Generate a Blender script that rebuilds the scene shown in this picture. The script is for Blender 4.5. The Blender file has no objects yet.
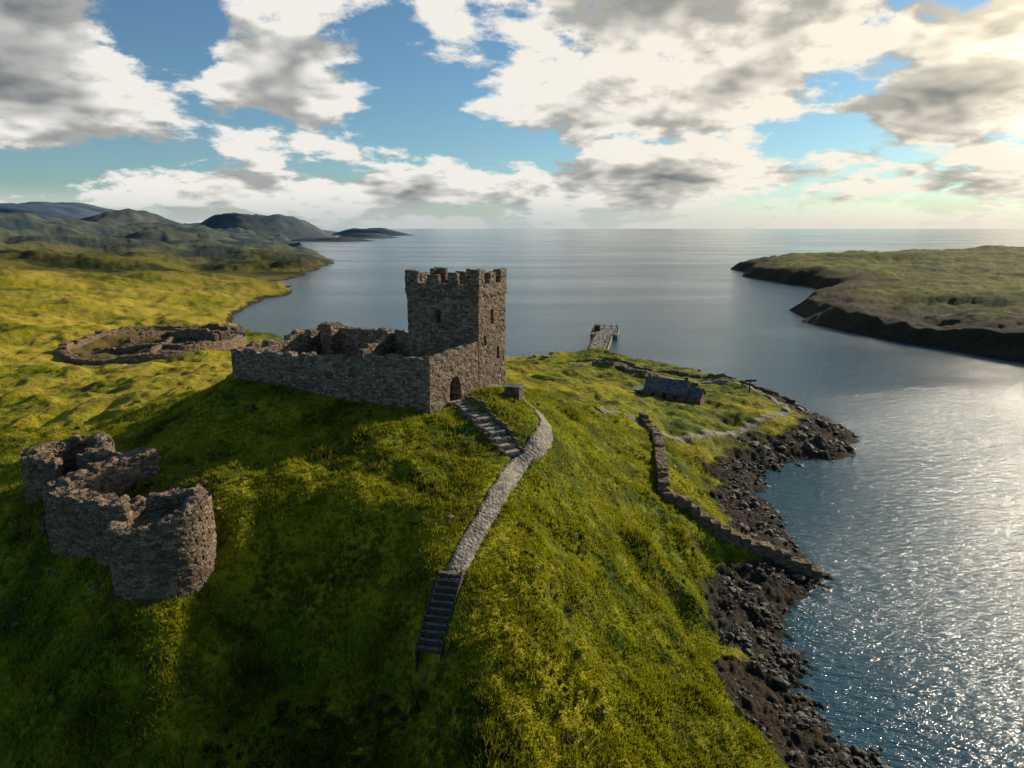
import bpy, math, numpy as np, bmesh
from mathutils import Vector
sc=bpy.context.scene
rng=np.random.default_rng(7)
R=math.radians
CAMH=45.0
SUN_AZ,SUN_EL=50.0,23.0

# ------------------------------------------------------------------ noise
def _h(ix,iy,seed):
    v=(ix.astype(np.int64)*374761393+iy.astype(np.int64)*668265263+seed*1274126177)&0xffffffff
    v=((v^(v>>13))*1274126177)&0xffffffff
    return (v^(v>>16))&0xffff
def pn(x,y,seed=0):
    x=np.asarray(x,float);y=np.asarray(y,float)
    x0=np.floor(x);y0=np.floor(y);fx=x-x0;fy=y-y0
    u=fx*fx*fx*(fx*(fx*6-15)+10);v=fy*fy*fy*(fy*(fy*6-15)+10)
    def g(dx,dy):
        a=_h(x0+dx,y0+dy,seed)*(2*math.pi/65536)
        return np.cos(a)*(fx-dx)+np.sin(a)*(fy-dy)
    a=g(0,0);b=g(1,0);c=g(0,1);d=g(1,1)
    return ((a+(b-a)*u)*(1-v)+(c+(d-c)*u)*v)*1.5
def fbm(x,y,o=4,seed=0):
    s=0;a=1;t=0
    for i in range(o):
        s=s+a*pn(x*2**i+i*17.3,y*2**i-i*9.1,seed+i);t+=a;a*=.5
    return s/t
def ridged(x,y,o=3,seed=0):
    s=0;a=1;t=0
    for i in range(o):
        s=s+a*(1-2*np.abs(pn(x*2**i+i*5.3,y*2**i+i*3.7,seed+i)));t+=a;a*=.5
    return s/t
def sst(a,b,x):
    t=np.clip((x-a)/(b-a),0,1);return t*t*(3-2*t)

# ------------------------------------------------------------------ terrain definition
COAST=[(-537.9,1687),(-226.5,912),(-212,707),(-195,567),(-158,511),(-160,439),(-154,384),(-136.5,326),(-112,284),(-80,262),(-31.7,248),(-2.4,231),(9.9,238.4),(26.7,246.3),(38.6,240.3),(59.4,211),(70.6,189.3),(73.8,169.3),(75.4,145.2),(67.7,132.2),(54.8,127.9),(47.3,123.3),(41.5,110.8),(39.4,96.8),(40,87.1),(41.8,82.4),(33.9,76.6),(30.2,70.2),(31.3,64.6),(26.5,59),(28.6,52.9),(31.6,49.6),(38,41),(47,26),(55,5),(70,-80),(-4000,-80),(-4000,2600),(-1500,2100),(-800,1850)]
HEAD=[(216,649),(220,588),(236,503),(194,439),(157,379),(144,334),(156,271),(175,229),(195,190),(260,150),(420,90),(900,60),(1400,300),(1500,900),(700,1050),(330,900),(250,780)]
CTL=[(-63,115,16),(-77,98,14),(-104,134,11),(-143,188,9),(-107,174,9),(-121,226,8.5),(-185,245,9),(-241,322,12),(-356,480,16.5),(-514,700,28.3),(-802,1100,58.7),(-649,1100,32.6),(-447,1000,24),(-290,830,5.2),(-299,500,8.2),(-218,480,4),(-174,382,4),
(-27.3,48.1,17.2),(-48,65.4,19),(-43.8,52.8,13.5),(-36,40.8,6.5),(-13.7,37.5,9),(-23.3,56.8,20.5),(-15.3,56.8,20.5),(-12.7,48.5,14.6),(-20.6,48.5,14.6),(-6.4,41.4,13),(-5.8,43,15.6),(-4.4,47.9,18.8),(-2.8,55.1,20.3),(3,71.1,22.5),(-7.7,61.1,22.2),(-21.5,66.2,22.6),(-34.6,72.2,21),(-51.8,82.2,18.5),
(0,36.4,12),(6,39.7,9.3),(14.3,44.1,5.4),(7.2,49.4,11.8),(15.9,57.5,6.3),(-.9,43.5,16.3),(13.9,68.1,11),(4.5,59.1,15.8),(5.3,70.8,18.5),(12.9,85,14),(6.3,86.5,19.5),(15,112.4,13),(28,146,8),(9.7,134.6,13),(5,184,7),(15,210,4),(29,222,3.5),(38,182,4.5),(50,178,4.2),(62,166,4),(41,142,4.8),
(31.9,109.6,5),(32.8,91.5,4.5),(22.6,75.5,6.5),(28.3,73.8,3.5),(21.5,92,9.5),(23.5,102,9),(25,118,8.5),
(-9.2,74.2,24.6),(-37.4,89.3,24.9),(-29.1,104.7,24),(-.9,89.7,24.5),(-20,90,25),(-9,80,25),(-6.4,77.8,24.7),(0,68.5,21.9),(1.3,83.9,24),(3.9,75,22.7),(-.7,61.6,21.4),
(-15,120,18),(-40,125,15),(-30,180,8),(-70,230,5),(-60,150,12),
(201,409,11.5),(270,380,12),(286,740,12),(359,640,11),(414,560,12),(224,310,14),(190,300,9),(177,320,9),(174,375,9),(330,250,14),(700,400,16),(700,800,18),
(-1500,1500,70),(-1500,700,70),(-900,500,40),(-500,200,12),(-200,80,4),(-80,30,0),(0,12,8),(30,20,5),(-20,12,4),(-400,-40,0)]
CT=np.array(CTL,float)
def warp(x,y):
    r=np.sqrt(x*x+y*y)+1e-6
    return np.arctan2(x,y)*1.5,np.log(r+3)
def _tps_fit():
    a,b=warp(CT[:,0],CT[:,1]);n=len(a)
    d=np.sqrt((a[:,None]-a)**2+(b[:,None]-b)**2)
    K=np.where(d>1e-9,d*d*np.log(d+1e-12),0)+np.eye(n)*2e-4
    P=np.c_[np.ones(n),a,b]
    A=np.block([[K,P],[P.T,np.zeros((3,3))]])
    return a,b,np.linalg.solve(A,np.r_[CT[:,2],0,0,0])
TA,TB,TW=_tps_fit()
def tps(x,y):
    a,b=warp(x,y);s=TW[-3]+TW[-2]*a+TW[-1]*b
    for i in range(len(TA)):
        d2=(a-TA[i])**2+(b-TB[i])**2+1e-12
        s=s+TW[i]*.5*d2*np.log(d2)
    return s
def sdist(x,y,poly):
    n=len(poly);d=np.full(x.shape,1e18);ins=np.zeros(x.shape,bool)
    for i in range(n):
        ax,ay=poly[i];bx,by=poly[(i+1)%n];ex,ey=bx-ax,by-ay
        t=np.clip(((x-ax)*ex+(y-ay)*ey)/(ex*ex+ey*ey),0,1)
        d=np.minimum(d,(x-ax-t*ex)**2+(y-ay-t*ey)**2)
        c=((ay>y)!=(by>y))&(x<(ex)*(y-ay)/(ey if ey!=0 else 1e-9)+ax)
        ins^=c
    return np.where(ins,1,-1)*np.sqrt(d)
def pdist(x,y,pl):
    d=np.full(x.shape,1e18)
    for i in range(len(pl)-1):
        ax,ay=pl[i][:2];bx,by=pl[i+1][:2];ex,ey=bx-ax,by-ay
        t=np.clip(((x-ax)*ex+(y-ay)*ey)/(ex*ex+ey*ey+1e-12),0,1)
        d=np.minimum(d,(x-ax-t*ex)**2+(y-ay-t*ey)**2)
    return np.sqrt(d)
def catmull(pts,n=8):
    P=[np.array(p,float) for p in pts];P=[2*P[0]-P[1]]+P+[2*P[-1]-P[-2]];o=[]
    for i in range(1,len(P)-2):
        for k in range(n):
            t=k/n
            o.append(.5*((2*P[i])+(-P[i-1]+P[i+1])*t+(2*P[i-1]-5*P[i]+4*P[i+1]-P[i+2])*t*t+(-P[i-1]+3*P[i]-3*P[i+1]+P[i+2])*t**3))
    o.append(P[-2]);return o
PATH=catmull([(-3.4,84.6),(-1.2,86.2),(1.6,84.5),(3.4,79.8),(3.9,75),(2.8,70.7),(.8,67.2),(-.7,61.6),(-2.1,56.8),(-3.5,52.1),(-4.7,47.6)])
PATH2=catmull([(19,206),(32,207),(40,185),(52,186),(62,177),(66,164),(63,153),(48,139),(34,126),(27,124),(21.3,124.4),(16,120.4)])
STA,STB=(-4.75,47.9),(-5.9,42.6)
CO=np.array([-9.2,74.2]);CX=np.array([.881,-.473]);CY=np.array([.472,.882])
def height(x,y,carve=True,full=False):
    x=np.asarray(x,float);y=np.asarray(y,float);r=np.hypot(x,y)
    lx=(x-CO[0])*CX[0]+(y-CO[1])*CX[1];ly=(x-CO[0])*CY[0]+(y-CO[1])*CY[1]
    incas=sst(4,0,np.maximum(np.maximum(-32-lx,lx),np.maximum(-ly,ly-17.5)))
    far=sst(250,900,r)
    T=tps(x,y)
    pm=pdist(x,y,PATH);ps=pdist(x,y,[STA,STB])
    nearpath=sst(6,1.5,np.minimum(pm,ps))
    amp=(1-.85*incas)*(1-.75*nearpath)
    T=T+amp*(fbm(x/14,y/14,2,3)*2.1+fbm(x/5,y/5,2,9)*.85+fbm(x/1.8,y/1.8,3,5)*.36)
    T=T+1.6*sst(-30,-24,x)*sst(-6,-11,x)*(sst(53,57.5,y+fbm(x/5,y/5,2,15)*2)-.6)*sst(75,64,y)*sst(42,50,y)
    T=T+far*(fbm(x/170,y/170,4,21)*np.where(x<0,30,9))+sst(100,260,r)*fbm(x/45,y/45,3,33)*3.0
    n1=fbm(x/9,y/9,3,41)*3.0+fbm(x/70,y/70,3,45)*22*sst(150,500,r)
    sm=sdist(x,y,COAST)+n1;sh=sdist(x,y,HEAD)+n1*.8
    pm_=np.where(sm>0,np.where(sm<8.5,.36*sm,3.06+1.15*(sm-8.5)),sm*.3)
    ph_=np.where(sh>0,np.where(sh<9,.9*sh,8.1+.35*(sh-9)),sh*.4)
    L=np.maximum(pm_,ph_)
    T=np.maximum(T,1.5)
    k=1.6;hh=np.clip(.5+.5*(L-T)/k,0,1);S=L*(1-hh)+T*hh-k*hh*(1-hh)*.6
    h=np.where(L>0,S,np.maximum(L,-5))
    en=fbm(x/6,y/6,3,51)
    fr=1-.6*sst(180,300,r)
    rock=sst((3.0+en*1.9)*fr,(2.2+en*1.9)*fr,h)*sst(-5,-1,L)
    rr=sst(420,150,r)
    h=h+rock*rr*(ridged(x/3.2,y/3.2,3,61)*.7+ridged(x/1.0,y/1.0,2,71)*.3-.15)
    if carve:
        h=h-.18*sst(1.2,.85,pm)-.25*sst(1.2,.8,ps)
        p2=pdist(x,y,PATH2);h=h-.2*sst(1.3,.8,p2)
    if full: return h,rock,sh,pm
    return h
def H1(x,y,c=True): return float(height(np.array([x]),np.array([y]),carve=c)[0])

# ------------------------------------------------------------------ helpers
def mesh_np(name,co,quads=None,tris=None,smooth=True):
    me=bpy.data.meshes.new(name);co=np.asarray(co,np.float32)
    me.vertices.add(len(co));me.vertices.foreach_set('co',co.ravel())
    fs=[];tot=[]
    if quads is not None and len(quads): fs.append(np.asarray(quads).ravel());tot.append(np.full(len(quads),4))
    if tris is not None and len(tris): fs.append(np.asarray(tris).ravel());tot.append(np.full(len(tris),3))
    idx=np.concatenate(fs).astype(np.int32);tt=np.concatenate(tot).astype(np.int32)
    me.loops.add(len(idx));me.loops.foreach_set('vertex_index',idx)
    me.polygons.add(len(tt));me.polygons.foreach_set('loop_start',np.r_[0,np.cumsum(tt)[:-1]].astype(np.int32))
    me.polygons.foreach_set('loop_total',tt)
    me.update(calc_edges=True)
    me.polygons.foreach_set('use_smooth',np.full(len(tt),smooth))
    return me
def link(name,me,mat=None,parent=None):
    o=bpy.data.objects.new(name,me);sc.collection.objects.link(o)
    if mat: me.materials.append(mat)
    if parent: o.parent=parent
    return o
def empty(name):
    o=bpy.data.objects.new(name,None);sc.collection.objects.link(o);return o
def attr(me,name,v):
    a=me.attributes.new(name,'FLOAT','POINT');a.data.foreach_set('value',np.asarray(v,np.float32))

class NT:
    def __init__(s,tree): s.t=tree;s.n=tree.nodes;s.l=tree.links
    def N(s,ty,ins=None,**kw):
        n=s.n.new(ty)
        for k,v in kw.items(): setattr(n,k,v)
        if ins:
            for k,v in ins.items():
                if isinstance(v,bpy.types.NodeSocket): s.l.new(v,n.inputs[k])
                else: n.inputs[k].default_value=v
        return n
    def M(s,op,a,b=0.0,c=None,clamp=False):
        n=s.n.new('ShaderNodeMath');n.operation=op;n.use_clamp=clamp
        for i,v in enumerate([a,b] if c is None else [a,b,c]):
            if isinstance(v,bpy.types.NodeSocket): s.l.new(v,n.inputs[i])
            else: n.inputs[i].default_value=v
        return n.outputs[0]
    def V(s,op,a,b):
        n=s.n.new('ShaderNodeVectorMath');n.operation=op
        for i,v in enumerate([a,b]):
            if isinstance(v,bpy.types.NodeSocket): s.l.new(v,n.inputs[i])
            else: n.inputs[i].default_value=v
        return n.outputs['Value'] if op in('LENGTH','DISTANCE','DOT_PRODUCT') else n.outputs[0]
    def mix(s,f,a,b,bt='MIX'):
        n=s.n.new('ShaderNodeMix');n.data_type='RGBA';n.blend_type=bt
        for k,v in ((0,f),(6,a),(7,b)):
            if isinstance(v,bpy.types.NodeSocket): s.l.new(v,n.inputs[k])
            else: n.inputs[k].default_value=v if k==0 else (tuple(v)+(1,) if len(v)==3 else v)
        return n.outputs[2]
    def mr(s,v,a,b,c=0.,d=1.,smooth=True):
        n=s.n.new('ShaderNodeMapRange');n.interpolation_type='SMOOTHSTEP' if smooth else 'LINEAR'
        s.l.new(v,n.inputs[0])
        for i,q in enumerate((a,b,c,d)): n.inputs[i+1].default_value=q
        return n.outputs[0]
    def noise(s,vec,scale,detail=4,rough=.55,dist=0.):
        return s.N('ShaderNodeTexNoise',{'Vector':vec,'Scale':scale,'Detail':detail,'Roughness':rough,'Distortion':dist}).outputs[0]
    def attr(s,name): return s.N('ShaderNodeAttribute',attribute_name=name).outputs['Fac']
def newmat(name):
    m=bpy.data.materials.new(name);m.use_nodes=True;t=NT(m.node_tree);t.n.clear()
    out=t.N('ShaderNodeOutputMaterial');b=t.N('ShaderNodeBsdfPrincipled');t.l.new(b.outputs[0],out.inputs[0])
    return m,t,b,out
def geo(t): return t.N('ShaderNodeNewGeometry').outputs['Position']

# ------------------------------------------------------------------ materials
def mat_terrain():
    m,t,b,out=newmat('terrain');P=geo(t)
    rock=t.attr('rock');far=t.attr('far');dry=t.attr('dry');dirt=t.attr('dirt')
    n1=t.noise(P,.035,3,.6);n2=t.noise(P,.25,4,.65);n3=t.noise(P,1.6,4,.7);n4=t.noise(P,6,2,.7)
    g=t.mix(t.mr(n2,.38,.62),(.055,.095,.006),(.29,.295,.010))
    g=t.mix(t.mr(n1,.45,.65),g,(.43,.36,.014))
    g=t.mix(t.M('MULTIPLY',t.mr(n3,.46,.66),.8),g,(.026,.044,.005))
    g=t.mix(dry,g,(.52,.39,.045))
    g=t.mix(t.M('MULTIPLY',t.mr(t.noise(P,.11,4,.7),.57,.68),.8),g,(.12,.075,.02))
    farc=t.mix(t.mr(t.noise(P,.012,5,.65),.42,.6),(.028,.036,.010),(.17,.145,.025))  # far olive and brown kept darker, with cloud shade put into the colour
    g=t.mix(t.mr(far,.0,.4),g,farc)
    rk=t.mix(t.mr(n3,.35,.65),(.012,.010,.008),(.075,.056,.038))
    rk=t.mix(t.mr(n2,.45,.7),rk,(.055,.04,.018))
    g=t.mix(t.mr(rock,0,1,0,1,False),g,rk);g=t.mix(dirt,g,t.mix(t.mr(n3,.35,.65),(.04,.03,.02),(.13,.095,.06)))
    g=t.mix(t.mr(far,.4,1,0,.6),g,(.08,.125,.15))  # aerial haze put into the far terrain colour as a bluish tint
    t.l.new(g,b.inputs['Base Color']);b.inputs['Roughness'].default_value=.9;b.inputs['Specular IOR Level'].default_value=.1
    hgt=t.M('ADD',t.M('MULTIPLY',n3,.7),t.M('MULTIPLY',n4,.3))
    hgt=t.M('ADD',hgt,t.M('MULTIPLY',n2,1.0))
    bp=t.N('ShaderNodeBump',{'Height':hgt,'Strength':.9,'Distance':1.0});t.l.new(bp.outputs[0],b.inputs['Normal'])
    return m
def mat_stone(name='stone',tint=(1,1,1),sc_=1.0,lo=(.11,.08,.055),hi=(.45,.33,.225)):
    m,t,b,out=newmat(name);P=t.N('ShaderNodeTexCoord').outputs['Object']
    w=t.N('ShaderNodeTexNoise',{'Vector':P,'Scale':1.3,'Detail':1});
    P2=t.V('ADD',P,t.V('MULTIPLY',t.V('SUBTRACT',w.outputs['Color'],(.5,.5,.5)),(.3,.3,.12)))
    Pm=t.V('MULTIPLY',P2,(1.7*sc_,1.7*sc_,3.9*sc_))
    vc=t.N('ShaderNodeTexVoronoi',{'Vector':Pm,'Scale':1.,'Randomness':.7},feature='F1')
    ve=t.N('ShaderNodeTexVoronoi',{'Vector':Pm,'Scale':1.,'Randomness':.7},feature='DISTANCE_TO_EDGE').outputs['Distance']
    cell=t.N('ShaderNodeSeparateColor',{'Color':vc.outputs['Color']}).outputs
    c=t.mix(cell[0],lo,hi);c=t.mix(t.M('MULTIPLY',t.mr(cell[1],.6,1),.5),c,(.33,.205,.11))
    n=t.noise(P,4,4,.65);c=t.mix(t.M('MULTIPLY',t.mr(n,.4,.7),.4),c,(.14,.10,.068))
    big=t.noise(P,.5,3)
    c=t.mix(t.M('MULTIPLY',t.mr(big,.52,.68),.5),c,(.09,.07,.035))
    c=t.mix(t.M('MULTIPLY',t.mr(big,.48,.32),.4),c,(.09,.065,.045))
    c=t.mix(t.mr(ve,.0,.10,.7,0.),c,(.04,.029,.021))
    t.l.new(c,b.inputs['Base Color']);b.inputs['Roughness'].default_value=.92;b.inputs['Specular IOR Level'].default_value=.2
    hgt=t.M('ADD',t.M('MULTIPLY',t.mr(ve,0,.2),.5),t.M('ADD',t.M('MULTIPLY',cell[2],.4),t.M('MULTIPLY',n,.4)))
    bp=t.N('ShaderNodeBump',{'Height':hgt,'Strength':.8,'Distance':.09});t.l.new(bp.outputs[0],b.inputs['Normal'])
    return m
def mat_simple(name,a,bcol,scale=2.,rough=.85,bump=.05,detail=4):
    m,t,b,out=newmat(name);P=t.N('ShaderNodeTexCoord').outputs['Object']
    n=t.noise(P,scale,detail,.65);c=t.mix(t.mr(n,.35,.65),a,bcol)
    t.l.new(c,b.inputs['Base Color']);b.inputs['Roughness'].default_value=rough
    bp=t.N('ShaderNodeBump',{'Height':n,'Strength':.8,'Distance':bump});t.l.new(bp.outputs[0],b.inputs['Normal'])
    return m
def mat_path(name,lo,hi):
    m,t,b,out=newmat(name);P=geo(t)
    v=t.N('ShaderNodeTexVoronoi',{'Vector':P,'Scale':3.2},feature='F1');ce=t.N('ShaderNodeSeparateColor',{'Color':v.outputs['Color']}).outputs
    c=t.mix(ce[0],lo,hi)
    c=t.mix(t.mr(t.noise(P,.9,4,.7),.5,.68,0,.8),c,(.12,.12,.03))
    t.l.new(c,b.inputs['Base Color']);b.inputs['Roughness'].default_value=.9
    bp=t.N('ShaderNodeBump',{'Height':t.M('MULTIPLY',v.outputs['Distance'],-1),'Strength':.9,'Distance':.12});t.l.new(bp.outputs[0],b.inputs['Normal'])
    return m
def mat_water():
    m,t,b,out=newmat('sea_water');P=geo(t)
    rot=t.N('ShaderNodeMapping',{'Vector':P,'Rotation':(0,0,R(35)),'Scale':(.55,1.5,1)}).outputs[0]
    a=t.noise(rot,.2,2,.55);c=t.noise(rot,.8,4,.7)
    patch=t.noise(t.V('MULTIPLY',P,(.35,1.6,1)),.006,4,.6)
    hh=t.M('ADD',t.M('MULTIPLY',a,.6),t.M('MULTIPLY',c,.9))
    bp=t.N('ShaderNodeBump',{'Height':hh,'Distance':.64});t.l.new(t.mr(patch,.35,.65,.45,1.0),bp.inputs['Strength'])
    t.l.new(bp.outputs[0],b.inputs['Normal'])
    col=t.mix(t.mr(patch,.35,.65),(.016,.066,.098),(.028,.10,.135))
    t.l.new(col,b.inputs['Base Color']);b.inputs['IOR'].default_value=1.333
    t.l.new(t.mr(patch,.35,.65,.10,.17),b.inputs['Roughness'])
    return m
def mat_grass(name,lo,hi,tr_):
    m,t,b,out=newmat(name);P=geo(t);a=t.attr('tone')
    c=t.mix(a,lo,hi)
    t.l.new(c,b.inputs['Base Color']);b.inputs['Roughness'].default_value=.7;b.inputs['Specular IOR Level'].default_value=.15
    tr=t.N('ShaderNodeBsdfTranslucent');t.l.new(t.mix(.5,c,tr_),tr.inputs[0])
    mx=t.N('ShaderNodeMixShader',{0:.4});t.l.new(b.outputs[0],mx.inputs[1]);t.l.new(tr.outputs[0],mx.inputs[2]);t.l.new(mx.outputs[0],out.inputs[0])
    return m
def mat_hill():
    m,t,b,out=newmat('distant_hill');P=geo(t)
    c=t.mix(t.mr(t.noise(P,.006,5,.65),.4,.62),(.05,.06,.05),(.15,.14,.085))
    c=t.mix(t.attr('far'),c,(.12,.175,.225))  # bluish haze painted into the hill colour, amount set per hill
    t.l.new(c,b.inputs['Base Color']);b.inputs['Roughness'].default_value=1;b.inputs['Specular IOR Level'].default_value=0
    return m
M_ter=mat_terrain();M_st=mat_stone('rubble_stone');M_ruin=mat_stone('ruin_stone',sc_=1.05,lo=(.082,.058,.038),hi=(.35,.25,.16))
M_path=mat_path('gravel',(.11,.09,.068),(.35,.29,.225));M_path2=mat_path('dirt_track',(.14,.11,.07),(.30,.24,.16));M_sea=mat_water()
M_gr=mat_grass('grass_blades',(.04,.07,.006),(.36,.345,.012),(.42,.39,.01));M_shrub=mat_grass('heather_leaves',(.02,.03,.008),(.10,.095,.02),(.10,.10,.01));M_hill=mat_hill()
M_rock=mat_simple('shore_rock',(.010,.009,.007),(.085,.066,.048),1.2,.75,.15)
M_wood=mat_simple('dark_wood',(.022,.016,.012),(.07,.05,.038),5,.8,.03)
M_wood2=mat_simple('weathered_wood',(.06,.045,.035),(.20,.155,.115),4,.85,.03)
M_slab=mat_simple('stone_slab',(.12,.095,.07),(.38,.31,.235),2.5,.9,.05)
M_slate=mat_simple('slate',(.05,.048,.046),(.16,.15,.14),1.5,.6,.08)
M_dark=mat_simple('dark_void',(.01,.01,.01),(.02,.02,.02),1)
M_conc=mat_simple('pier_stone',(.13,.105,.08),(.35,.29,.22),.6,.9,.1)

# ------------------------------------------------------------------ terrain mesh
th=np.concatenate([np.linspace(R(-92),R(-46),50,endpoint=False),np.linspace(R(-46),R(46),760),np.linspace(R(46),R(92),51)[1:]])
rr=np.concatenate([np.geomspace(6,30,40,endpoint=False),np.geomspace(30,340,520,endpoint=False),np.geomspace(340,5200,240)])
TH,RR=np.meshgrid(th,rr);X=(RR*np.sin(TH)).ravel();Y=(RR*np.cos(TH)).ravel()
Z,rock,SH,pm=height(X,Y,full=True)
nt,nr=len(th),len(rr)
Zg=Z.reshape(nr,nt);Xg=X.reshape(nr,nt);Yg=Y.reshape(nr,nt)
tu=np.stack([np.gradient(Xg,axis=0),np.gradient(Yg,axis=0),np.gradient(Zg,axis=0)],-1);tv=np.stack([np.gradient(Xg,axis=1),np.gradient(Yg,axis=1),np.gradient(Zg,axis=1)],-1)
nn=np.cross(tu,tv);slope=np.abs(nn[...,2])/np.linalg.norm(nn,axis=-1);slope=slope.ravel()
Rv=RR.ravel()
rock=np.maximum(rock,sst(.88,.74,slope)*sst(120,220,Rv)*.95)
rock=np.maximum(rock,sst(.60,.46,slope)*.6)
rim=sst(48,18,SH+fbm(X/22,Y/22,4,141)*26)*(SH>-1)
rock=np.maximum(rock,rim*.88)
i=np.arange(nr-1)[:,None]*nt+np.arange(nt-1)[None,:]
quads=np.stack([i,i+1,i+nt+1,i+nt],-1).reshape(-1,4)
keep=(Z[quads].max(1)>-4.5)
quads=quads[keep][:,::-1]
me=mesh_np('terrain',np.c_[X,Y,Z],quads)
head=sst(-10,10,SH)
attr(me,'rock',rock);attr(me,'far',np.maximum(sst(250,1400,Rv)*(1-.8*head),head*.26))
RC=np.array([-115.,220.])
ringd=np.hypot((X-RC[0])/25,(Y-RC[1])/33)
lx=(X-CO[0])*CX[0]+(Y-CO[1])*CX[1];ly=(X-CO[0])*CY[0]+(Y-CO[1])*CY[1]
cy=((lx>-31)&(lx<-1)&(ly>1)&(ly<17)).astype(float)
attr(me,'dirt',np.maximum(sst(1.0,.9,ringd)*.75,cy*.6))
attr(me,'dry',sst(85,150,Rv)*sst(-.2,.45,fbm(X/40,Y/40,3,77)+.15)*sst(20,-30,X)*.85)
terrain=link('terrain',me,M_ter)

# ------------------------------------------------------------------ sea
s=45000
me=mesh_np('sea',[(-s,-s,0),(s,-s,0),(s,s,0),(-s,s,0)],[(0,1,2,3)],smooth=False);link('sea',me,M_sea)

# ------------------------------------------------------------------ paths
def draped(name,pl,w,mat,rough=.12,seed=0):
    pl=np.array(pl);seg=np.r_[0,np.cumsum(np.hypot(*np.diff(pl,axis=0).T))];n=int(seg[-1]/.3)
    tt=np.linspace(0,seg[-1],n);cx=np.interp(tt,seg,pl[:,0]);cy_=np.interp(tt,seg,pl[:,1])
    dx,dy=np.gradient(cx),np.gradient(cy_);l=np.hypot(dx,dy);nx,ny=-dy/l,dx/l
    offs=np.array([-1.12,-1,-.6,-.2,.2,.6,1,1.12])*w/2
    wob=1+fbm(tt/2.,tt*0+seed,3,seed)*.45
    A=cx[:,None]+nx[:,None]*offs*wob[:,None];B=cy_[:,None]+ny[:,None]*offs*wob[:,None]
    z=height(A.ravel(),B.ravel(),carve=False).reshape(A.shape)+.0
    z[:,0]-=.25;z[:,-1]-=.25
    m=len(offs);k=np.arange(n-1)[:,None]*m+np.arange(m-1)
    q=np.stack([k,k+1,k+m+1,k+m],-1).reshape(-1,4)
    return link(name,mesh_np(name,np.c_[A.ravel(),B.ravel(),z.ravel()],q),mat)
draped('gravel_path',PATH,1.5,M_path,seed=1)
draped('dirt_track',PATH2,1.8,M_path2,seed=2)

# ------------------------------------------------------------------ box/remesh masonry tools
class Boxes:
    def __init__(s): s.v=[];s.f=[]
    def prism(s,pts,z0,z1):
        b=len(s.v);n=len(pts)
        zz=z1 if hasattr(z1,'__len__') else [z1]*n
        s.v+=[(p[0],p[1],z0) for p in pts]+[(p[0],p[1],zz[i]) for i,p in enumerate(pts)]
        s.f.append(list(range(b+n-1,b-1,-1)));s.f.append(list(range(b+n,b+2*n)))
        for i in range(n): s.f.append([b+i,b+(i+1)%n,b+n+(i+1)%n,b+n+i])
    def box(s,x0,x1,y0,y1,z0,z1): s.prism([(x0,y0),(x1,y0),(x1,y1),(x0,y1)],z0,z1)
    def seg(s,a,b,th,z0,z1,ext=0.):
        a=np.array(a,float);b=np.array(b,float);d=b-a;L=np.hypot(*d);d/=L;n=np.array([-d[1],d[0]])*th/2
        a=a-d*ext;b=b+d*ext
        s.prism([a-n,b-n,b+n,a+n],z0,z1)
    def mesh(s,name):
        me=bpy.data.meshes.new(name);me.from_pydata([tuple(map(float,v)) for v in s.v],[],s.f);me.update();return me
def remesh(me,vox):
    o=bpy.data.objects.new('tmp',me);sc.collection.objects.link(o)
    md=o.modifiers.new('r','REMESH');md.mode='VOXEL';md.voxel_size=vox
    dg=bpy.context.evaluated_depsgraph_get();n=bpy.data.meshes.new_from_object(o.evaluated_get(dg))
    bpy.data.objects.remove(o);return n
def masonry(me,vox=.14,blk=(.55,.32),amp=.045,big=.08,slits=(),topn=.3):
    me=remesh(me,vox);n=len(me.vertices)
    co=np.empty(n*3,np.float32);me.vertices.foreach_get('co',co);co=co.reshape(-1,3).astype(float)
    no=np.empty(n*3,np.float32);me.vertices.foreach_get('normal',no);no=no.reshape(-1,3).astype(float)
    x,y,z=co.T
    row=np.floor(z/blk[1]);u=(x+y*.37)/blk[0]+(row%2)*.5;w=(y-x*.37)/blk[0]+(row%3)*.33
    hsh=_h(np.floor(u)+row*31,np.floor(w)+row*17,5)/65535.-.5
    d=hsh*2*amp+fbm(x/3+z/4,y/3-z/3,3,8)*big
    up=np.clip(no[:,2],0,1)
    co+=no*d[:,None];co[:,2]+=up*fbm(x/1.3,y/1.3,2,19)*topn
    for (p0,p1,dirn,dep) in slits:
        msk=np.all((co>=np.array(p0))&(co<=np.array(p1)),axis=1)
        co[msk]+=np.array(dirn)*dep
    me.vertices.foreach_set('co',co.astype(np.float32).ravel());me.update()
    me.polygons.foreach_set('use_smooth',np.zeros(len(me.polygons),bool))
    return me
def place(o,zrot=None,loc=None):
    if loc is not None: o.location=loc
    if zrot is not None: o.rotation_euler=(0,0,zrot)

# ------------------------------------------------------------------ castle
castle=empty('castle');place(castle,math.atan2(CX[1],CX[0]),(CO[0],CO[1],25.0))
B=Boxes();r=np.random.default_rng(3)
def ragged(B,a,b,th,z0,za,zb,step=1.1,jit=.3):
    a=np.array(a,float);b=np.array(b,float);L=np.hypot(*(b-a));n=max(2,int(L/step))
    for k in range(n):
        p=a+(b-a)*k/n;q=a+(b-a)*(k+1)/n
        zt=za+(zb-za)*(k+.5)/n+round(r.uniform(-1,1)*jit/.15)*.15
        B.seg(p,q,th,z0,zt,.05)
T=1.3
B.seg((-32,T/2),(0,T/2),T,-3.5,4.0)
ragged(B,(-32,T/2),(-9,T/2),T,3,4.4,4.9,1.2,.3);ragged(B,(-9.2,T/2),(0,T/2),T,3,5.6,5.7,1.5,.2)
ragged(B,(-32+T/2,0),(-32+T/2,17.5),T,-3.5,4.3,5.2,1.3,.5)
ragged(B,(-32,17.5-T/2),(-10,17.5-T/2),T,-3.5,5.3,5.6,1.4,.35)
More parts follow.
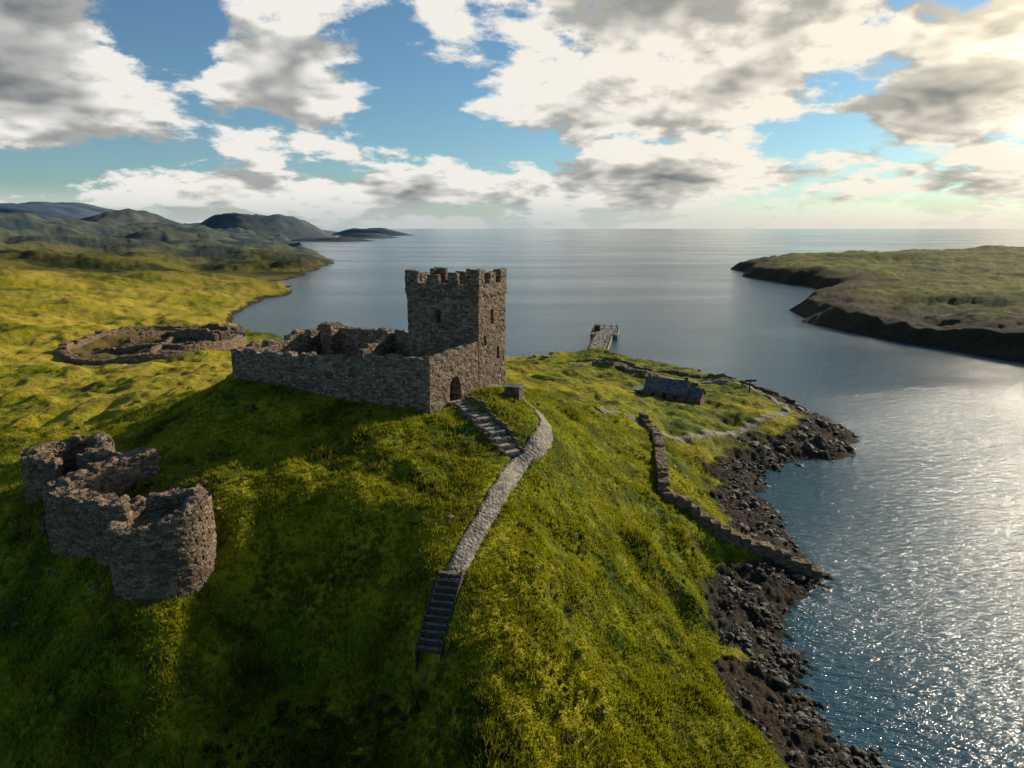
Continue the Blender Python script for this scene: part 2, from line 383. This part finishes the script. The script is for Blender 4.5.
B.box(-29.5,-27.3,14,16.6,-2,6.2)
ragged(B,(-18,9.5),(-18,17),1.0,-2,4.0,5.2,1.2,.3)
ragged(B,(-24,1),(-24,7),.9,-2,2.2,3.2,1.,.5)
ragged(B,(-11,5.5),(-5,5.5),.9,-2,2.0,2.8,1.,.4)
def archwall(B,x0,x1,y0,y1,z0,z1a,z1b,yc,hw,zs):
    pts=[(y0,z0),(yc-hw,z0),(yc-hw,zs)]
    for k in range(1,8):
        a=math.pi*(1-k/8);pts.append((yc+hw*math.cos(a),zs+hw*1.15*math.sin(a)))
    pts+=[(yc+hw,zs),(yc+hw,z0),(y1,z0),(y1,z1b),(y0,z1a)]
    b=len(B.v);n=len(pts)
    B.v+=[(x0,p[0],p[1]) for p in pts]+[(x1,p[0],p[1]) for p in pts]
    B.f.append(list(range(b+n-1,b-1,-1)));B.f.append(list(range(b+n,b+2*n)))
    for i in range(n): B.f.append([b+i,b+(i+1)%n,b+n+(i+1)%n,b+n+i])
archwall(B,-T,0.02,0,10.8,-3.5,5.6,6.3,5.2,1.15,1.5)
o=link('curtain_wall',masonry(B.mesh('cw'),.15,topn=.3),M_st,castle)
# tower
B=Boxes();W_,y0,y1=10.7,10.6,17.6
B.box(-W_,.06,y0,y1,-3.5,12.4)
B.box(-W_-.12,.18,y0-.12,y1+.12,11.7,12.0)
pt=.75;e=.16
B.box(-W_-e,.06+e,y0-e,y0-e+pt,11.9,13.2);B.box(-W_-e,.06+e,y1+e-pt,y1+e,11.9,13.2)
B.box(-W_-e,-W_-e+pt,y0,y1,11.9,13.2);B.box(.06+e-pt,.06+e,y0,y1,11.9,13.2)
for a,b,h in [(-W_-e,-8.9,14.7),(-7.4,-5.7,14.3),(-4.3,-2.9,14.6),(-1.6,.2,15.1)]:
    B.box(a,b,y0-e,y0-e+pt,13,h);B.box(a,b,y1+e-pt,y1+e,13,h+r.uniform(-.4,.1))
for a,b,h in [(y0-e,y0+1.4,15.1),(y0+2.6,y0+4.2,14.6),(y0+5.4,y1+e,14.9)]:
    B.box(.06+e-pt,.06+e,a,b,13,h);B.box(-W_-e,-W_-e+pt,a,b,13,h-.3)
B.box(-3.4,-.8,13.8,16.4,12,13.9)
sl=[((-.35,y0+3.1,8.2),(.4,y0+3.75,9.9),(-1,0,0),1.0),((-.35,y0+4.6,3.4),(.4,y0+5.2,5.0),(-1,0,0),1.0),((-.35,y0+1.4,5.6),(.4,y0+1.9,6.7),(-1,0,0),.9),
    ((-6.2,y0-.3,8.3),(-5.6,y0+.3,9.9),(0,1,0),1.)]
link('tower',masonry(B.mesh('tw'),.13,slits=sl,topn=.14,amp=.045,big=.06),M_st,castle)

# ------------------------------------------------------------------ foreground ruin
def ringwall(B,c,rx,ry,th,base,top,n=26,a0=0,a1=360,jit=.3,rs=None):
    for k in range(n):
        A=R(a0+(a1-a0)*k/n);C=R(a0+(a1-a0)*(k+1)/n)
        p=(c[0]+rx*math.cos(A),c[1]+ry*math.sin(A));q=(c[0]+rx*math.cos(C),c[1]+ry*math.sin(C))
        tp=top(A) if callable(top) else top
        B.seg(p,q,th,base,tp+round(r.uniform(-1,1)*jit/.15)*.15,.12)
B=Boxes()
ringwall(B,(-28.8,52.2),3.3,3.3,1.3,12,lambda a:22.8+.7*math.cos(a)-.6*max(0,math.cos(a-R(225))),28,jit=.25)
B.prism([(-28.8+3*math.cos(R(t)),52.2+3*math.sin(R(t))) for t in range(0,360,20)],12,21.2)
def wl(a,b,th,z0,za,zb): ragged(B,a,b,th,z0,za,zb,.8,.25)
wl((-31.6,53.3),(-36,55.3),1.9,12,22.7,22.2);wl((-36,55.3),(-41,57.2),1.9,12,22.2,22.6)
wl((-41,57.2),(-38.6,61),1.9,12,22.8,23.2);wl((-38.6,61),(-35.6,64.5),1.9,12,23.2,23.6)
wl((-35.6,64.5),(-40,65.4),1.7,14,23.5,23.0);wl((-40,65.4),(-43.6,66),1.7,14,23.0,23.0)
ringwall(B,(-46.3,68),3.2,3.8,1.5,14,lambda a:22.7,24,a0=-20,a1=290,jit=.3)
link('stone_ruin',masonry(B.mesh('ru'),.12,(.5,.28),.065,.2,topn=.4),M_ruin)

# ------------------------------------------------------------------ ring fort
B=Boxes();n=60
for k in range(n):
    A=2*math.pi*k/n;C=2*math.pi*(k+1)/n
    p=(RC[0]+24*math.cos(A),RC[1]+32*math.sin(A));q=(RC[0]+24*math.cos(C),RC[1]+32*math.sin(C))
    g=H1(*p);ex=2.2*max(0,math.cos(A-R(35)))**2
    B.seg(p,q,2.6,g-3,g+1.8+ex+round(r.uniform(-1,1)*2)*.15,.25)
def rw(a,b,th,h):
    a=np.array(a,float);b=np.array(b,float);n=max(2,int(np.hypot(*(b-a))/2))
    for k in range(n):
        p=a+(b-a)*k/n;q=a+(b-a)*(k+1)/n;g=H1(*((p+q)/2))
        B.seg(p,q,th,g-2,g+h+r.uniform(-.3,.3),.1)
rw((-128,205),(-100,212),1.6,1.5);rw((-120,235),(-97,222),1.8,2.6);rw((-108,200),(-112,230),1.4,1.4);rw((-126,222),(-114,244),1.6,2.2)
for k in range(16):
    A=2*math.pi*k/16;C=2*math.pi*(k+1)/16
    p=(-104+9*math.cos(A),232+9*math.sin(A));q=(-104+9*math.cos(C),232+9*math.sin(C));g=H1(*p)
    B.seg(p,q,1.8,g-2,g+3.6+r.uniform(-.4,.4),.2)
link('ring_fort',masonry(B.mesh('rf'),.35,(1.,.5),.1,.15),M_ruin)

# ------------------------------------------------------------------ shore wall
B=Boxes()
pl=[(25.2,127),(26.2,120.2),(24.8,110),(22.7,99.5),(20.6,86.9),(25.2,85.3),(31.7,84),(40.5,82)]
for k in range(len(pl)-1):
    a=np.array(pl[k]);b=np.array(pl[k+1]);n=max(2,int(np.hypot(*(b-a))/1.2))
    for j in range(n):
        p=a+(b-a)*j/n;q=a+(b-a)*(j+1)/n;g=H1(*((p+q)/2))
        B.seg(p,q,1.6,g-2.5,max(g,-.2)+1.3+round(r.uniform(-.7,.7))*.15,.1)
link('dry_stone_wall',masonry(B.mesh('dw'),.16,(.6,.3),.05,.1,topn=.2),M_ruin)
B=Boxes()
for pl in [[(18,214),(30,216),(38,200),(42,192),(56,190),(68,180),(73,166)],[(24,200),(33,196),(37,180),(50,179)]]:
    for k in range(len(pl)-1):
        a=np.array(pl[k],float);b=np.array(pl[k+1],float);n=max(2,int(np.hypot(*(b-a))/2.5))
        for j in range(n):
            p=a+(b-a)*j/n;q=a+(b-a)*(j+1)/n;g=H1(*((p+q)/2))
            B.seg(p,q,.9,g-1.5,g+.9+r.uniform(-.15,.15),.1)
link('dry_stone_wall',masonry(B.mesh('dw2'),.22,(.6,.3),.08,.12),M_ruin)

# ------------------------------------------------------------------ steps
def joined(name,boxes,mat,parent=None,bev=.02):
    me=boxes.mesh(name);bm=bmesh.new();bm.from_mesh(me);bmesh.ops.recalc_face_normals(bm,faces=bm.faces)
    if bev: bmesh.ops.bevel(bm,geom=bm.edges[:],offset=bev,segments=1,affect='EDGES')
    bm.to_mesh(me);bm.free();return link(name,me,mat,parent)
st=empty('stone_steps');B=Boxes();n=13
a=np.array([-6.6,78.6]);b=np.array([.3,67.9]);d=(b-a)/np.hypot(*(b-a));nv=np.array([-d[1],d[0]])
for k in range(n):
    p=a+(b-a)*(k+.0)/n;q=a+(b-a)*(k+.78)/n;g=H1(*((p+q)/2));jj=r.uniform(-.15,.15)
    B.prism([p-nv*(.95+jj),q-nv*(.95+jj),q+nv*(.95-jj),p+nv*(.95-jj)],g-.9,g+.32)
joined('treads',B,M_slab,st,.04)
B=Boxes()
for sgn in(-1,1):
    for k in range(11):
        p=a+(b-a)*k/11+nv*1.25*sgn;q=a+(b-a)*(k+.94)/11+nv*1.25*sgn;g=H1(*((p+q)/2))
        B.seg(p,q,.28,g-.5,g+.45+r.uniform(-.1,.06))
joined('kerb_stones',B,M_ruin,st,.04)
ws=empty('wooden_stairs');a=np.array(STA);b=np.array(STB);d=(b-a)/np.hypot(*(b-a));nv=np.array([-d[1],d[0]])
za=H1(*a,False)+.1;zb=H1(*b,False)+.2;n=11;mx_=0
for k in range(12):
    for sg in(-1,0,1):
        q=a+(b-a)*k/11+nv*.9*sg;mx_=max(mx_,H1(*q)-(za+(zb-za)*k/11))
za+=mx_+.08;zb+=mx_+.08
B=Boxes()
for k in range(n):
    p=a+(b-a)*k/n;q=a+(b-a)*(k+.66)/n;z=za+(zb-za)*k/n
    B.prism([p-nv*.85,q-nv*.85,q+nv*.85,p+nv*.85],z-.07,z)
joined('treads',B,M_wood2,ws,.015)
B=Boxes()
for k in range(n):
    q=a+(b-a)*(k+.70)/n;z=za+(zb-za)*k/n;B.prism([q-nv*.84,q+d*.05-nv*.84,q+d*.05+nv*.84,q+nv*.84],z-.32,z-.075)
for sgn in(-1,1):
    o1=nv*.99*sgn;o2=nv*.87*sgn
    B.prism([a+o2,b+o2,b+o1,a+o1],min(za,zb)-2.,[za+.14,zb+.14,zb+.14,za+.14])
joined('stringers_and_risers',B,M_wood,ws,0)

# ------------------------------------------------------------------ small hut
hut=empty('stone_shelter');place(hut,R(-20),(0.2,81.6,H1(.2,81.6)));hut.scale=(.8,.8,.85)
B=Boxes();B.box(-1.2,1.2,-.9,-.55,-.6,1.5);B.box(-1.2,-.85,-.5,.9,-.6,1.6);B.box(.85,1.2,-.5,.9,-.6,1.6);B.box(-.8,.8,.6,.9,-.6,1.6)
joined('walls',B,M_ruin,hut);B=Boxes();B.prism([(-1.4,-1.1),(1.4,-1.1),(1.4,1.1),(-1.4,1.1)],1.62,[1.78,1.78,1.9,1.9]);joined('roof_slab',B,M_slate,hut)

# ------------------------------------------------------------------ cottage
hz=H1(38,160);cot=empty('stone_cottage');place(cot,R(-30),(37.5,160,hz+.3))
def gable(B,x0,x1,y0,y1,z0,ze,zr):
    b=len(B.v);ym=(y0+y1)/2
    B.v+=[(x0,y0,z0),(x1,y0,z0),(x1,y1,z0),(x0,y1,z0),(x0,y0,ze),(x1,y0,ze),(x1,y1,ze),(x0,y1,ze),(x0,ym,zr),(x1,ym,zr)]
    for f in [(3,2,1,0),(0,1,5,4),(2,3,7,6),(1,2,6,9,5),(3,0,4,8,7),(4,5,9,8),(6,7,8,9)]: B.f.append([b+i for i in f])
B=Boxes();gable(B,-5,5,-2.6,2.6,-2.5,2.2,4.8);gable(B,5.003,8.5,-2,2,-2.5,1.7,3.3);B.box(-8.5,-5.003,-2.2,2.2,-2.5,1.6)
joined('walls',B,M_ruin,cot,0)
def roofs(B,x0,x1,y0,y1,ze,zr,t=.14,ov=.25):
    ym=(y0+y1)/2;sl=(zr-ze)/(ym-y0)
    for sg in(-1,1):
        ye=(y0-ov) if sg<0 else (y1+ov);zee=ze-ov*sl
        b=len(B.v);B.v+=[(x0-ov,ye,zee+.02),(x1+ov,ye,zee+.02),(x1+ov,ym,zr+.02),(x0-ov,ym,zr+.02),(x0-ov,ye,zee+t),(x1+ov,ye,zee+t),(x1+ov,ym,zr+t+.02),(x0-ov,ym,zr+t+.02)]
        for f in [(0,1,2,3),(4,7,6,5),(0,4,5,1),(1,5,6,2),(2,6,7,3),(3,7,4,0)]: B.f.append([b+i for i in f])
B=Boxes();roofs(B,-5,5,-2.6,2.6,2.2,4.8);roofs(B,5.3,8.5,-2,2,1.7,3.3);B.box(-8.7,-5.26,-2.4,2.4,1.61,1.78);joined('roof',B,M_slate,cot,0)
B=Boxes();B.box(-4.9,-4.1,-.4,.4,4.2,5.8);B.box(4.1,4.9,-.4,.4,4.2,5.8);joined('chimneys',B,M_ruin,cot,.03)
B=Boxes();B.box(-.5,.5,-2.64,-2.61,0,1.9);B.box(-3.2,-2.3,-2.64,-2.61,.8,1.6);B.box(2.2,3.1,-2.64,-2.61,.8,1.6);joined('door_and_windows',B,M_dark,cot,0)

# ------------------------------------------------------------------ pier
pier=empty('pier');place(pier,math.atan2(-12,61),(28.5,232,0))
B=Boxes();B.box(-3.6,3.6,-10,50,-4,1.9);B.box(-5.6,5.6,50,68,-4,2.0);B.prism([(-9,-16),(7,-16),(3.7,-4),(-3.7,-4)],-3,1.8)
me=masonry(B.mesh('pb'),.35,(1.2,.6),.08,.1);link('stone_base',me,M_conc,pier)
B=Boxes()
for yy in np.arange(0,67,5.2):
    w=5.3 if yy>49 else 3.35
    for sg in(-1,1): B.box(sg*w-.14,sg*w+.14,yy-.14,yy+.14,1.6,3.2)
for sg in(-1,1): B.box(sg*3.35-.05,sg*3.35+.05,0.3,48.5,2.95,3.07)
for sg in(-1,1): B.box(sg*5.3-.05,sg*5.3+.05,50.3,67,2.95,3.07)
B.box(-5.2,5.2,67.1,67.3,2.9,3.1)
for xx in(-4,-1,2,4.5): B.box(xx-.2,xx+.2,68.1,68.5,-3,3.6)
joined('railings_and_posts',B,M_wood,pier,0)
B=Boxes();B.box(-4.6,-2.2,58,62,2.05,4.3);B.box(-4.8,-2.0,57.8,62.2,4.31,4.5);joined('harbour_hut',B,M_wood,pier,0)

# ------------------------------------------------------------------ posts
def post(name,x,y,hh,arms):
    e_=empty(name);z=H1(x,y);place(e_,R(10),(x,y,z));B=Boxes();B.box(-.12,.12,-.12,.12,-.5,hh);joined('pole',B,M_wood,e_,.02)
    B=Boxes()
    for (w,zz,t) in arms: B.box(-w,w,-.17,-.125,zz,zz+t)
    joined('crossarm',B,M_wood,e_,.01)
post('signpost',61.5,172,3.4,[(1.6,2.7,.55)])

# ------------------------------------------------------------------ rocks
def ico(sub):
    bm=bmesh.new();bmesh.ops.create_icosphere(bm,subdivisions=sub,radius=1);v=np.array([x.co[:] for x in bm.verts]);f=np.array([[q.index for q in x.verts] for x in bm.faces]);bm.free();return v,f
IV,IF=ico(2)
def rocks(name,P,S,mat,seed=0):
    g=np.random.default_rng(seed);n=len(P);nv=len(IV)
    dirs=g.normal(size=(n,9,3));dirs/=np.linalg.norm(dirs,axis=-1,keepdims=True);cut=g.uniform(.45,.85,size=(n,9))
    V=np.repeat(IV[None],n,0)
    for k in range(9):
        dd=np.einsum('nvi,ni->nv',V,dirs[:,k]);ex=np.clip(dd-cut[:,k,None],0,None)
        V=V-ex[...,None]*dirs[:,k][:,None,:]
    sc3=S[:,None]*g.uniform(.6,1.3,size=(n,3))*np.array([1,1,.55]);V=V*sc3[:,None,:]
    a=g.uniform(0,6.28,n);c,s_=np.cos(a),np.sin(a)
    vx=V[...,0]*c[:,None]-V[...,1]*s_[:,None];vy=V[...,0]*s_[:,None]+V[...,1]*c[:,None]
    V=np.stack([vx,vy,V[...,2]],-1)+P[:,None,:]
    F=(IF[None]+np.arange(n)[:,None,None]*nv).reshape(-1,3)
    return link(name,mesh_np(name,V.reshape(-1,3),tris=F,smooth=False),mat)
cp=np.array(COAST[10:36]);seg=np.diff(cp,axis=0);sl_=np.hypot(*seg.T);wgt=sl_/np.maximum(60,np.hypot(*cp[:-1].T))**1.3;wgt/=wgt.sum()
N=26000;ii=rng.choice(len(seg),N,p=wgt);tt=rng.uniform(0,1,N);pts=cp[ii]+seg[ii]*tt[:,None];nm=np.c_[-seg[ii][:,1],seg[ii][:,0]]/sl_[ii][:,None]
pts=pts+nm*rng.normal(-2.5,4.5,N)[:,None]+rng.normal(0,1.,(N,2))
hz_,rk_,_,_=height(pts[:,0],pts[:,1],full=True)
ok=(hz_>-.6)&(hz_<2.8)&(rk_>.5)&(fbm(pts[:,0]/5,pts[:,1]/5,2,90)>-.1);pts=pts[ok];hz_=hz_[ok]
S=np.clip(rng.lognormal(-1.85,.6,len(pts)),.08,.9);S=S*np.clip(np.hypot(*pts.T)/90,1,1.6)
rocks('shore_rocks',np.c_[pts,hz_+S*.1],S,M_rock,1);print('rocks',len(pts))
for (x,y,s_) in [(-5.3,54.8,.38),(10.8,219,1.6),(13,221,1.1),(7.5,222,1.0),(26,104,.6),(27,101,.5),(29,110,.7)]:
    rocks('boulder',np.array([[x,y,H1(x,y)+s_*.2]]),np.array([s_]),M_slab,int(abs(x)*7))
q=rng.normal(0,1,(260,2))*[5,4]+[-36,60];hq=height(q[:,0],q[:,1]);rocks('fallen_stones',np.c_[q,hq+.05],rng.uniform(.12,.38,260),M_ruin,5)

# ------------------------------------------------------------------ grass
def veg_ok(gx,gy,grk,gz,gpm):
    lx=(gx-CO[0])*CX[0]+(gy-CO[1])*CX[1];ly=(gx-CO[0])*CY[0]+(gy-CO[1])*CY[1]
    ok=(grk<.35)&(gz>2.2)&(gpm>.9)&~((lx>-33)&(lx<.5)&(ly>-.5)&(ly<18))&(np.hypot(gx+28.8,gy-52.2)>3.2)
    ok&=pdist(gx,gy,[(-6.6,78.6),(.3,67.9)])>1.4
    ok&=pdist(gx,gy,[STA,STB])>1.1
    return ok
N=180000
t_=rng.uniform(R(-41),R(41),N);q_=30*(125/30)**rng.uniform(0,1,N)
gx=q_*np.sin(t_);gy=q_*np.cos(t_)
gz,grk,gL,gpm=height(gx,gy,full=True)
dens=fbm(gx/3,gy/3,3,101);big_=fbm(gx/8,gy/8,3,131)
ok=veg_ok(gx,gy,grk,gz,gpm)&(dens+rng.uniform(-.5,.5,N)>-.25)
gx,gy,gz,dens,q_,big_=gx[ok],gy[ok],gz[ok],dens[ok],q_[ok],big_[ok];n=len(gx)
NB=4
sz=(.15+.30*rng.uniform(0,1,n)**2+.3*np.clip(dens,0,1))*(1+1.4*sst(.15,.45,big_))
az=rng.uniform(0,6.28,(n,NB));ox=rng.normal(0,.11,(n,NB,2));wd=(.04+.035*rng.uniform(0,1,(n,NB)))*(1+.5*sst(.15,.45,big_))[:,None];ht=sz[:,None]*rng.uniform(.6,1.1,(n,NB))
lean=rng.normal(0,.45,(n,NB,2))*ht[...,None]
bx=gx[:,None]+ox[...,0];by=gy[:,None]+ox[...,1];bz=np.repeat(gz[:,None],NB,1)
ca,sa=np.cos(az)*wd,np.sin(az)*wd
v0=np.stack([bx-ca,by-sa,bz-.08],-1);v1=np.stack([bx+ca,by+sa,bz-.08],-1);v2=np.stack([bx+lean[...,0],by+lean[...,1],bz+ht],-1)
V=np.stack([v0,v1,v2],2).reshape(-1,3);F=np.arange(len(V)).reshape(-1,3)
me=mesh_np('grass',V,tris=F,smooth=False)
tone=np.clip(.5+fbm(gx/7,gy/7,3,111)*1.1+rng.normal(0,.25,n)-.5*sst(.15,.45,big_),0,1);attr(me,'tone',np.repeat(tone,NB*3))
link('grass',me,M_gr);print('grass',n)
# low heather clumps
N=5200
t_=rng.uniform(R(-40),R(40),N);q_=31*(130/31)**rng.uniform(0,1,N)
gx=q_*np.sin(t_);gy=q_*np.cos(t_);gz,grk,gL,gpm=height(gx,gy,full=True)
patch=fbm(gx/9,gy/9,3,151)+.5*fbm(gx/2.5,gy/2.5,2,155)
ok=veg_ok(gx,gy,grk,gz,gpm)&(gpm>2.2)&(patch>.26);gx,gy,gz=gx[ok],gy[ok],gz[ok];n=len(gx);NL=70
rad=np.clip(rng.lognormal(-.95,.4,n),.2,.85)
dv=rng.normal(size=(n,NL,3));dv/=np.linalg.norm(dv,axis=-1,keepdims=True);dv[...,2]=np.abs(dv[...,2])
rl=rad[:,None,None]*rng.uniform(.55,1.05,(n,NL,1))*(1+.35*np.sin(dv[...,:1]*4+gx[:,None,None])*np.cos(dv[...,1:2]*5))
c_=np.stack([gx,gy,gz-.05],-1)[:,None,:]+dv*rl*np.array([1,1,.7])
u_=rng.normal(size=(n,NL,3));u_/=np.linalg.norm(u_,axis=-1,keepdims=True);w_=np.cross(u_,dv);w_/=np.linalg.norm(w_,axis=-1,keepdims=True)+1e-6
ls=.055+.06*rng.uniform(0,1,(n,NL,1))
V=np.stack([c_-u_*ls,c_+u_*ls,c_+w_*ls*1.8],2).reshape(-1,3);F=np.arange(len(V)).reshape(-1,3)
me=mesh_np('heather_shrubs',V,tris=F,smooth=False);attr(me,'tone',np.repeat(np.clip(rng.normal(.45,.25,n),0,1),NL*3));link('heather_shrubs',me,M_shrub);print('shrubs',n)

# ------------------------------------------------------------------ distant hills
def hill(name,cx,cy,wx,wy,hh,flat,seed,far,n=90,skew=0):
    u=np.linspace(-1,1,n);U,V=np.meshgrid(u,u)
    d=np.sqrt((U+skew*(1-np.abs(V))*.3)**2+V**2)
    p=np.clip(1-d,0,1)
    prof=np.minimum(p/(1-flat),1);prof=prof*prof*(3-2*prof)*.6+prof*.4
    z=hh*prof*(1+.22*fbm(U*2.2+seed,V*2.2,5,seed))+hh*.10*fbm(U*5,V*5,4,seed+3)*prof-3*(p<=.02)
    k=np.arange(n-1)[:,None]*n+np.arange(n-1);q=np.stack([k,k+1,k+n+1,k+n],-1).reshape(-1,4)
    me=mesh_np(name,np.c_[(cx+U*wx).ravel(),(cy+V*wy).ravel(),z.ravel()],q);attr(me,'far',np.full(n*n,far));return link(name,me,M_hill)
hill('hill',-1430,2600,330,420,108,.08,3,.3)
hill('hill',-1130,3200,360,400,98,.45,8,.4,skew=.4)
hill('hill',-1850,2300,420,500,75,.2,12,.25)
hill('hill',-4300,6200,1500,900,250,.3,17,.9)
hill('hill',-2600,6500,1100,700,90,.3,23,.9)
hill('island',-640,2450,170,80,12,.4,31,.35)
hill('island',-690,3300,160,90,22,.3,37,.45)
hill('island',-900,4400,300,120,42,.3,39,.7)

# ------------------------------------------------------------------ sky & sun
w=bpy.data.worlds.new('World');sc.world=w;w.use_nodes=True;t=NT(w.node_tree);t.n.clear()
out=t.N('ShaderNodeOutputWorld')
sky=t.N('ShaderNodeTexSky');sky.sky_type='NISHITA';sky.sun_disc=False;sky.sun_elevation=R(SUN_EL);sky.sun_rotation=R(SUN_AZ);sky.air_density=1.0;sky.dust_density=.3;sky.ozone_density=2.0
bgs=t.N('ShaderNodeBackground',{'Strength':.085});t.l.new(t.mix(1.,sky.outputs[0],(.72,.98,1.08),'MULTIPLY'),bgs.inputs[0])
D=t.N('ShaderNodeTexCoord').outputs['Generated'];sp=t.N('ShaderNodeSeparateXYZ',{0:D}).outputs
zc=t.M('MAXIMUM',sp[2],0.);den=t.M('ADD',zc,.30)
px=t.M('DIVIDE',sp[0],den);py=t.M('DIVIDE',sp[1],den)
azn=t.M('ARCTAN2',sp[0],sp[1]);eln=t.M('ARCSINE',zc)
AE=t.N('ShaderNodeCombineXYZ',{0:azn,1:eln}).outputs[0]
def dens_at(dx,dy,detail):
    P=t.N('ShaderNodeCombineXYZ',{0:t.M('ADD',px,dx),1:t.M('ADD',py,dy),2:3.7}).outputs[0]
    return t.noise(P,2.5,detail,.62,.1)
blob=None
for (a,e_,rx,ry,wt) in [(14,13,21,7,.24),(4,19,18,6,.14),(-16,10,8.0,5.3,.18),(-34,11,9,6.5,.19),(36,9,12,6,.20),(-25,14,4,6,-.14),(-6,8.8,6,3.0,-.15),(25,10.5,4,2.0,-.12),(-9,15,3.5,3,-.08),(-20,2.9,22,2.2,.16),(14,3.4,26,2.7,.18),(-28,6,6,1.5,.08),(55,24,20,13,.26)]:
    d=t.V('LENGTH',t.V('MULTIPLY',t.V('SUBTRACT',AE,(R(a),R(e_),0)),(1/R(rx),1/R(ry),0)),(0,0,0))
    g=t.mr(d,0,1.25,wt,0)
    blob=g if blob is None else t.M('ADD',blob,g)
blob=t.M('SUBTRACT',blob,t.mr(zc,.36,.6,0,.11))  # unseen overhead cloud cover thinned to lower the ambient light
blob=t.M('SUBTRACT',blob,t.mr(sp[1],.3,-.3,0,.12))  # unseen clouds behind the camera thinned to deepen the shade
d0=dens_at(0,0,10);d1=dens_at(.08,-.16,3)
base=t.M('ADD',d0,blob)
cov=t.mr(base,.495,.575)
thick=t.mr(base,.56,.82)
lit=t.mr(t.M('SUBTRACT',d0,d1),-.12,.10)
lit=t.M('MULTIPLY',lit,t.M('SUBTRACT',1.12,t.M('MULTIPLY',thick,.68)))
lit=t.M('ADD',lit,t.M('MULTIPLY',t.M('SUBTRACT',1.,thick),.38),clamp=True)
cc=t.mix(lit,(.12,.152,.18),(1.10,1.07,1.0))
sd=(math.sin(R(SUN_AZ))*math.cos(R(SUN_EL)),math.cos(R(SUN_AZ))*math.cos(R(SUN_EL)),math.sin(R(SUN_EL)))
dt=t.V('DOT_PRODUCT',D,sd)
sunc=t.mr(dt,.55,1.0)
cc=t.mix(sunc,cc,(1.15,1.08,.95),'MULTIPLY')
cc=t.mix(1.,cc,t.mix(t.mr(dt,.91,1.0),(1,1,1),(3.6,3.2,2.7)),'MULTIPLY')  # extra cloud brightness added around the sun to silver the water
hz=t.mr(zc,.0,.055,1.,0.)
cc=t.mix(t.M('MULTIPLY',hz,.85),cc,t.mix(sunc,(.62,.69,.72),(1.05,.96,.82)))
cov=t.M('MAXIMUM',cov,t.M('MULTIPLY',hz,.92))
bgc=t.N('ShaderNodeBackground',{'Strength':.80});t.l.new(cc,bgc.inputs[0])
mx=t.N('ShaderNodeMixShader');t.l.new(cov,mx.inputs[0]);t.l.new(bgs.outputs[0],mx.inputs[1]);t.l.new(bgc.outputs[0],mx.inputs[2]);t.l.new(mx.outputs[0],out.inputs[0])
try: w.cycles.sampling_method='MANUAL';w.cycles.sample_map_resolution=512
except Exception as ex: print(ex)

sl=bpy.data.lights.new('sun','SUN');sl.energy=5.0;sl.angle=R(.5);sl.color=(1.,.89,.70)
so=bpy.data.objects.new('sun',sl);sc.collection.objects.link(so);so.rotation_euler=Vector(sd).to_track_quat('Z','Y').to_euler();so.location=(100,100,200)

cam=bpy.data.cameras.new('camera');cam.sensor_width=36;cam.lens=24.0;cam.clip_start=.5;cam.clip_end=100000
co=bpy.data.objects.new('camera',cam);sc.collection.objects.link(co);co.location=(0,0,CAMH);co.rotation_euler=(R(90-12.87),0,0);sc.camera=co
sc.view_settings.view_transform='Standard';sc.view_settings.look='None';sc.view_settings.exposure=0
